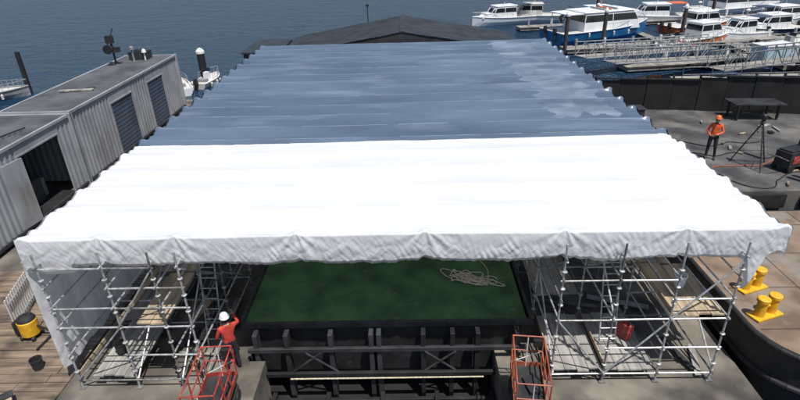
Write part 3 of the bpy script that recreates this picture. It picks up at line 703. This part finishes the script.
def gangway(A,C,wd=1.2,k='grey'):
    A=Vector(A);C=Vector(C);d=(C-A);L=d.length;u=d.normalized();s=Vector((-u.y,u.x,0)).normalized()*wd/2;b=MB();n=int(L/1.1)
    for q_ in(-1,1):
        o_=s*q_; b.tube(A+o_,C+o_,.06,k); b.tube(A+o_+Vector((0,0,1.15)),C+o_+Vector((0,0,1.15)),.05,k)
        for i in range(n+1):
            p=A.lerp(C,i/n)+o_; b.tube(p,p+Vector((0,0,1.15)),.03,k)
            if i<n:
                p2=A.lerp(C,(i+1)/n)+o_; up=Vector((0,0,1.15))
                b.tube(p+(up if i%2 else up*0),p2+(up*0 if i%2 else up),.028,k)
    for i in range(n*3):
        p=A.lerp(C,(i+.5)/(n*3)); b.tube(p+s,p-s,.03,'pont',n=5)
    vs=[A+s*.95+Vector((0,0,.05)),A-s*.95+Vector((0,0,.05)),C-s*.95+Vector((0,0,.05)),C+s*.95+Vector((0,0,.05))]; b.add(vs,[(0,1,2,3)],'pont')
    b.obj('gangway')
gangway((15.5,41.5,0.6),(31,49,-.8)); gangway((14.5,45.5,.2),(30,54,-1.0),1.3); gangway((22,38.5,.6),(38,46.5,-.2),1.4,'galvd')
b=MB(); b.b2((19,36.8,-.2),(42,38.8,.1),'pont')
for x in(20,26,32,38,41.5): 
    for y in(37,38.6): b.tube((x,y,-3),(x,y,-.2),.18,'wood',n=10)
for x in range(19,43,2): b.tube((x,37,.1),(x,37,1.15),.03,'galvd')
b.tube((19,37,1.15),(42,37,1.15),.03,'galvd'); b.tube((19,37,.65),(42,37,.65),.025,'galvd')
b.obj('jetty')
def pile(x,y,zt,r,cap=None,k='wood'):
    b=MB(); b.lathe((x,y,0),[(r*1.05,-3),(r,-1),(r*.97,zt)],k,14)
    if cap: b.lathe((x,y,zt),[(r*1.12,-.12),(r*1.12,.08),(r*.5,.3),(.01,.36)],cap,14)
    b.obj('mooring_pile')
pile(-32.6,45,1.9,.2,None,'black'); pile(-18.1,47.2,1.1,.33,'white','black')
for x,y,z,r in((20.5,57.6,2.2,.2),(33,45.6,2.6,.28),(35.2,45.0,3.4,.3),(37.5,47.5,2.4,.25),(44,60.5,2.2,.2),(30,60.5,2.,.2),(38,70,2.,.2),(52,63,2.2,.2),(24,71,2.,.2),(16,55.5,2.2,.2)): pile(x,y,z,r,'white' if r<.22 else None)
b=MB(); b.box((0,0,.55),(3.0,1.6,1.3),'tarp_b'); b.box((0,0,1.24),(3.1,1.7,.1),'white'); 
for s_ in(-1.3,-.45,.45,1.3): b.box((s_,-.815,.55),(.05,.03,1.25),'white')
b.obj('storage_bin',loc=(30.6,45.6,-.4),rz=.15,bevel=.03)
for x0 in(16.2,33.2):
    b=MB()
    for i in range(9): b.lathe((x0+.6*i+.3*nz(i,2.),43.2+.2*i,WZ),[(.05,-.1),(.22,.0),(.22,.25),(.05,.36)],'orange' if i%3 else 'yellow',10)
    b.obj('floating_boom')
# ------------------------------------------------------------------ light, camera
SUN_AZ,SUN_EL=math.radians(145),math.radians(67)
W=bpy.data.worlds.new('World'); S.world=W; W.use_nodes=True; nt=W.node_tree
sk=nt.nodes.new('ShaderNodeTexSky'); sk.sky_type='NISHITA'; sk.sun_disc=False; sk.sun_elevation=SUN_EL; sk.sun_rotation=SUN_AZ
bg=nt.nodes['Background']; nt.links.new(sk.outputs[0],bg.inputs['Color']); bg.inputs['Strength'].default_value=.092
sl=bpy.data.lights.new('sun','SUN'); sl.energy=5.0; sl.angle=math.radians(.5); sl.color=(1,.96,.9)
so=bpy.data.objects.new('sun',sl); COL.objects.link(so)
sd=Vector((math.sin(SUN_AZ)*math.cos(SUN_EL),math.cos(SUN_AZ)*math.cos(SUN_EL),math.sin(SUN_EL))); so.rotation_euler=sd.to_track_quat('Z','Y').to_euler()
p,r,y=math.radians(26.7),math.radians(1.7),math.radians(1.25)
h=Vector((-math.sin(y),math.cos(y),0)); r0=Vector((math.cos(y),math.sin(y),0))
f=Vector((h.x*math.cos(p),h.y*math.cos(p),-math.sin(p))); u0=Vector((h.x*math.sin(p),h.y*math.sin(p),math.cos(p)))
R=math.cos(r)*r0-math.sin(r)*u0; U=math.sin(r)*r0+math.cos(r)*u0
cam=bpy.data.cameras.new('camera'); co=bpy.data.objects.new('camera',cam); COL.objects.link(co)
mw=Matrix(((R.x,U.x,-f.x,0),(R.y,U.y,-f.y,0),(R.z,U.z,-f.z,10),(0,0,0,1))); co.matrix_world=mw
cam.sensor_width=36; cam.lens=36*533/800; cam.clip_end=6000; cam.clip_start=.1
S.camera=co
S.view_settings.view_transform='Standard'; S.view_settings.look='None'; S.view_settings.exposure=0
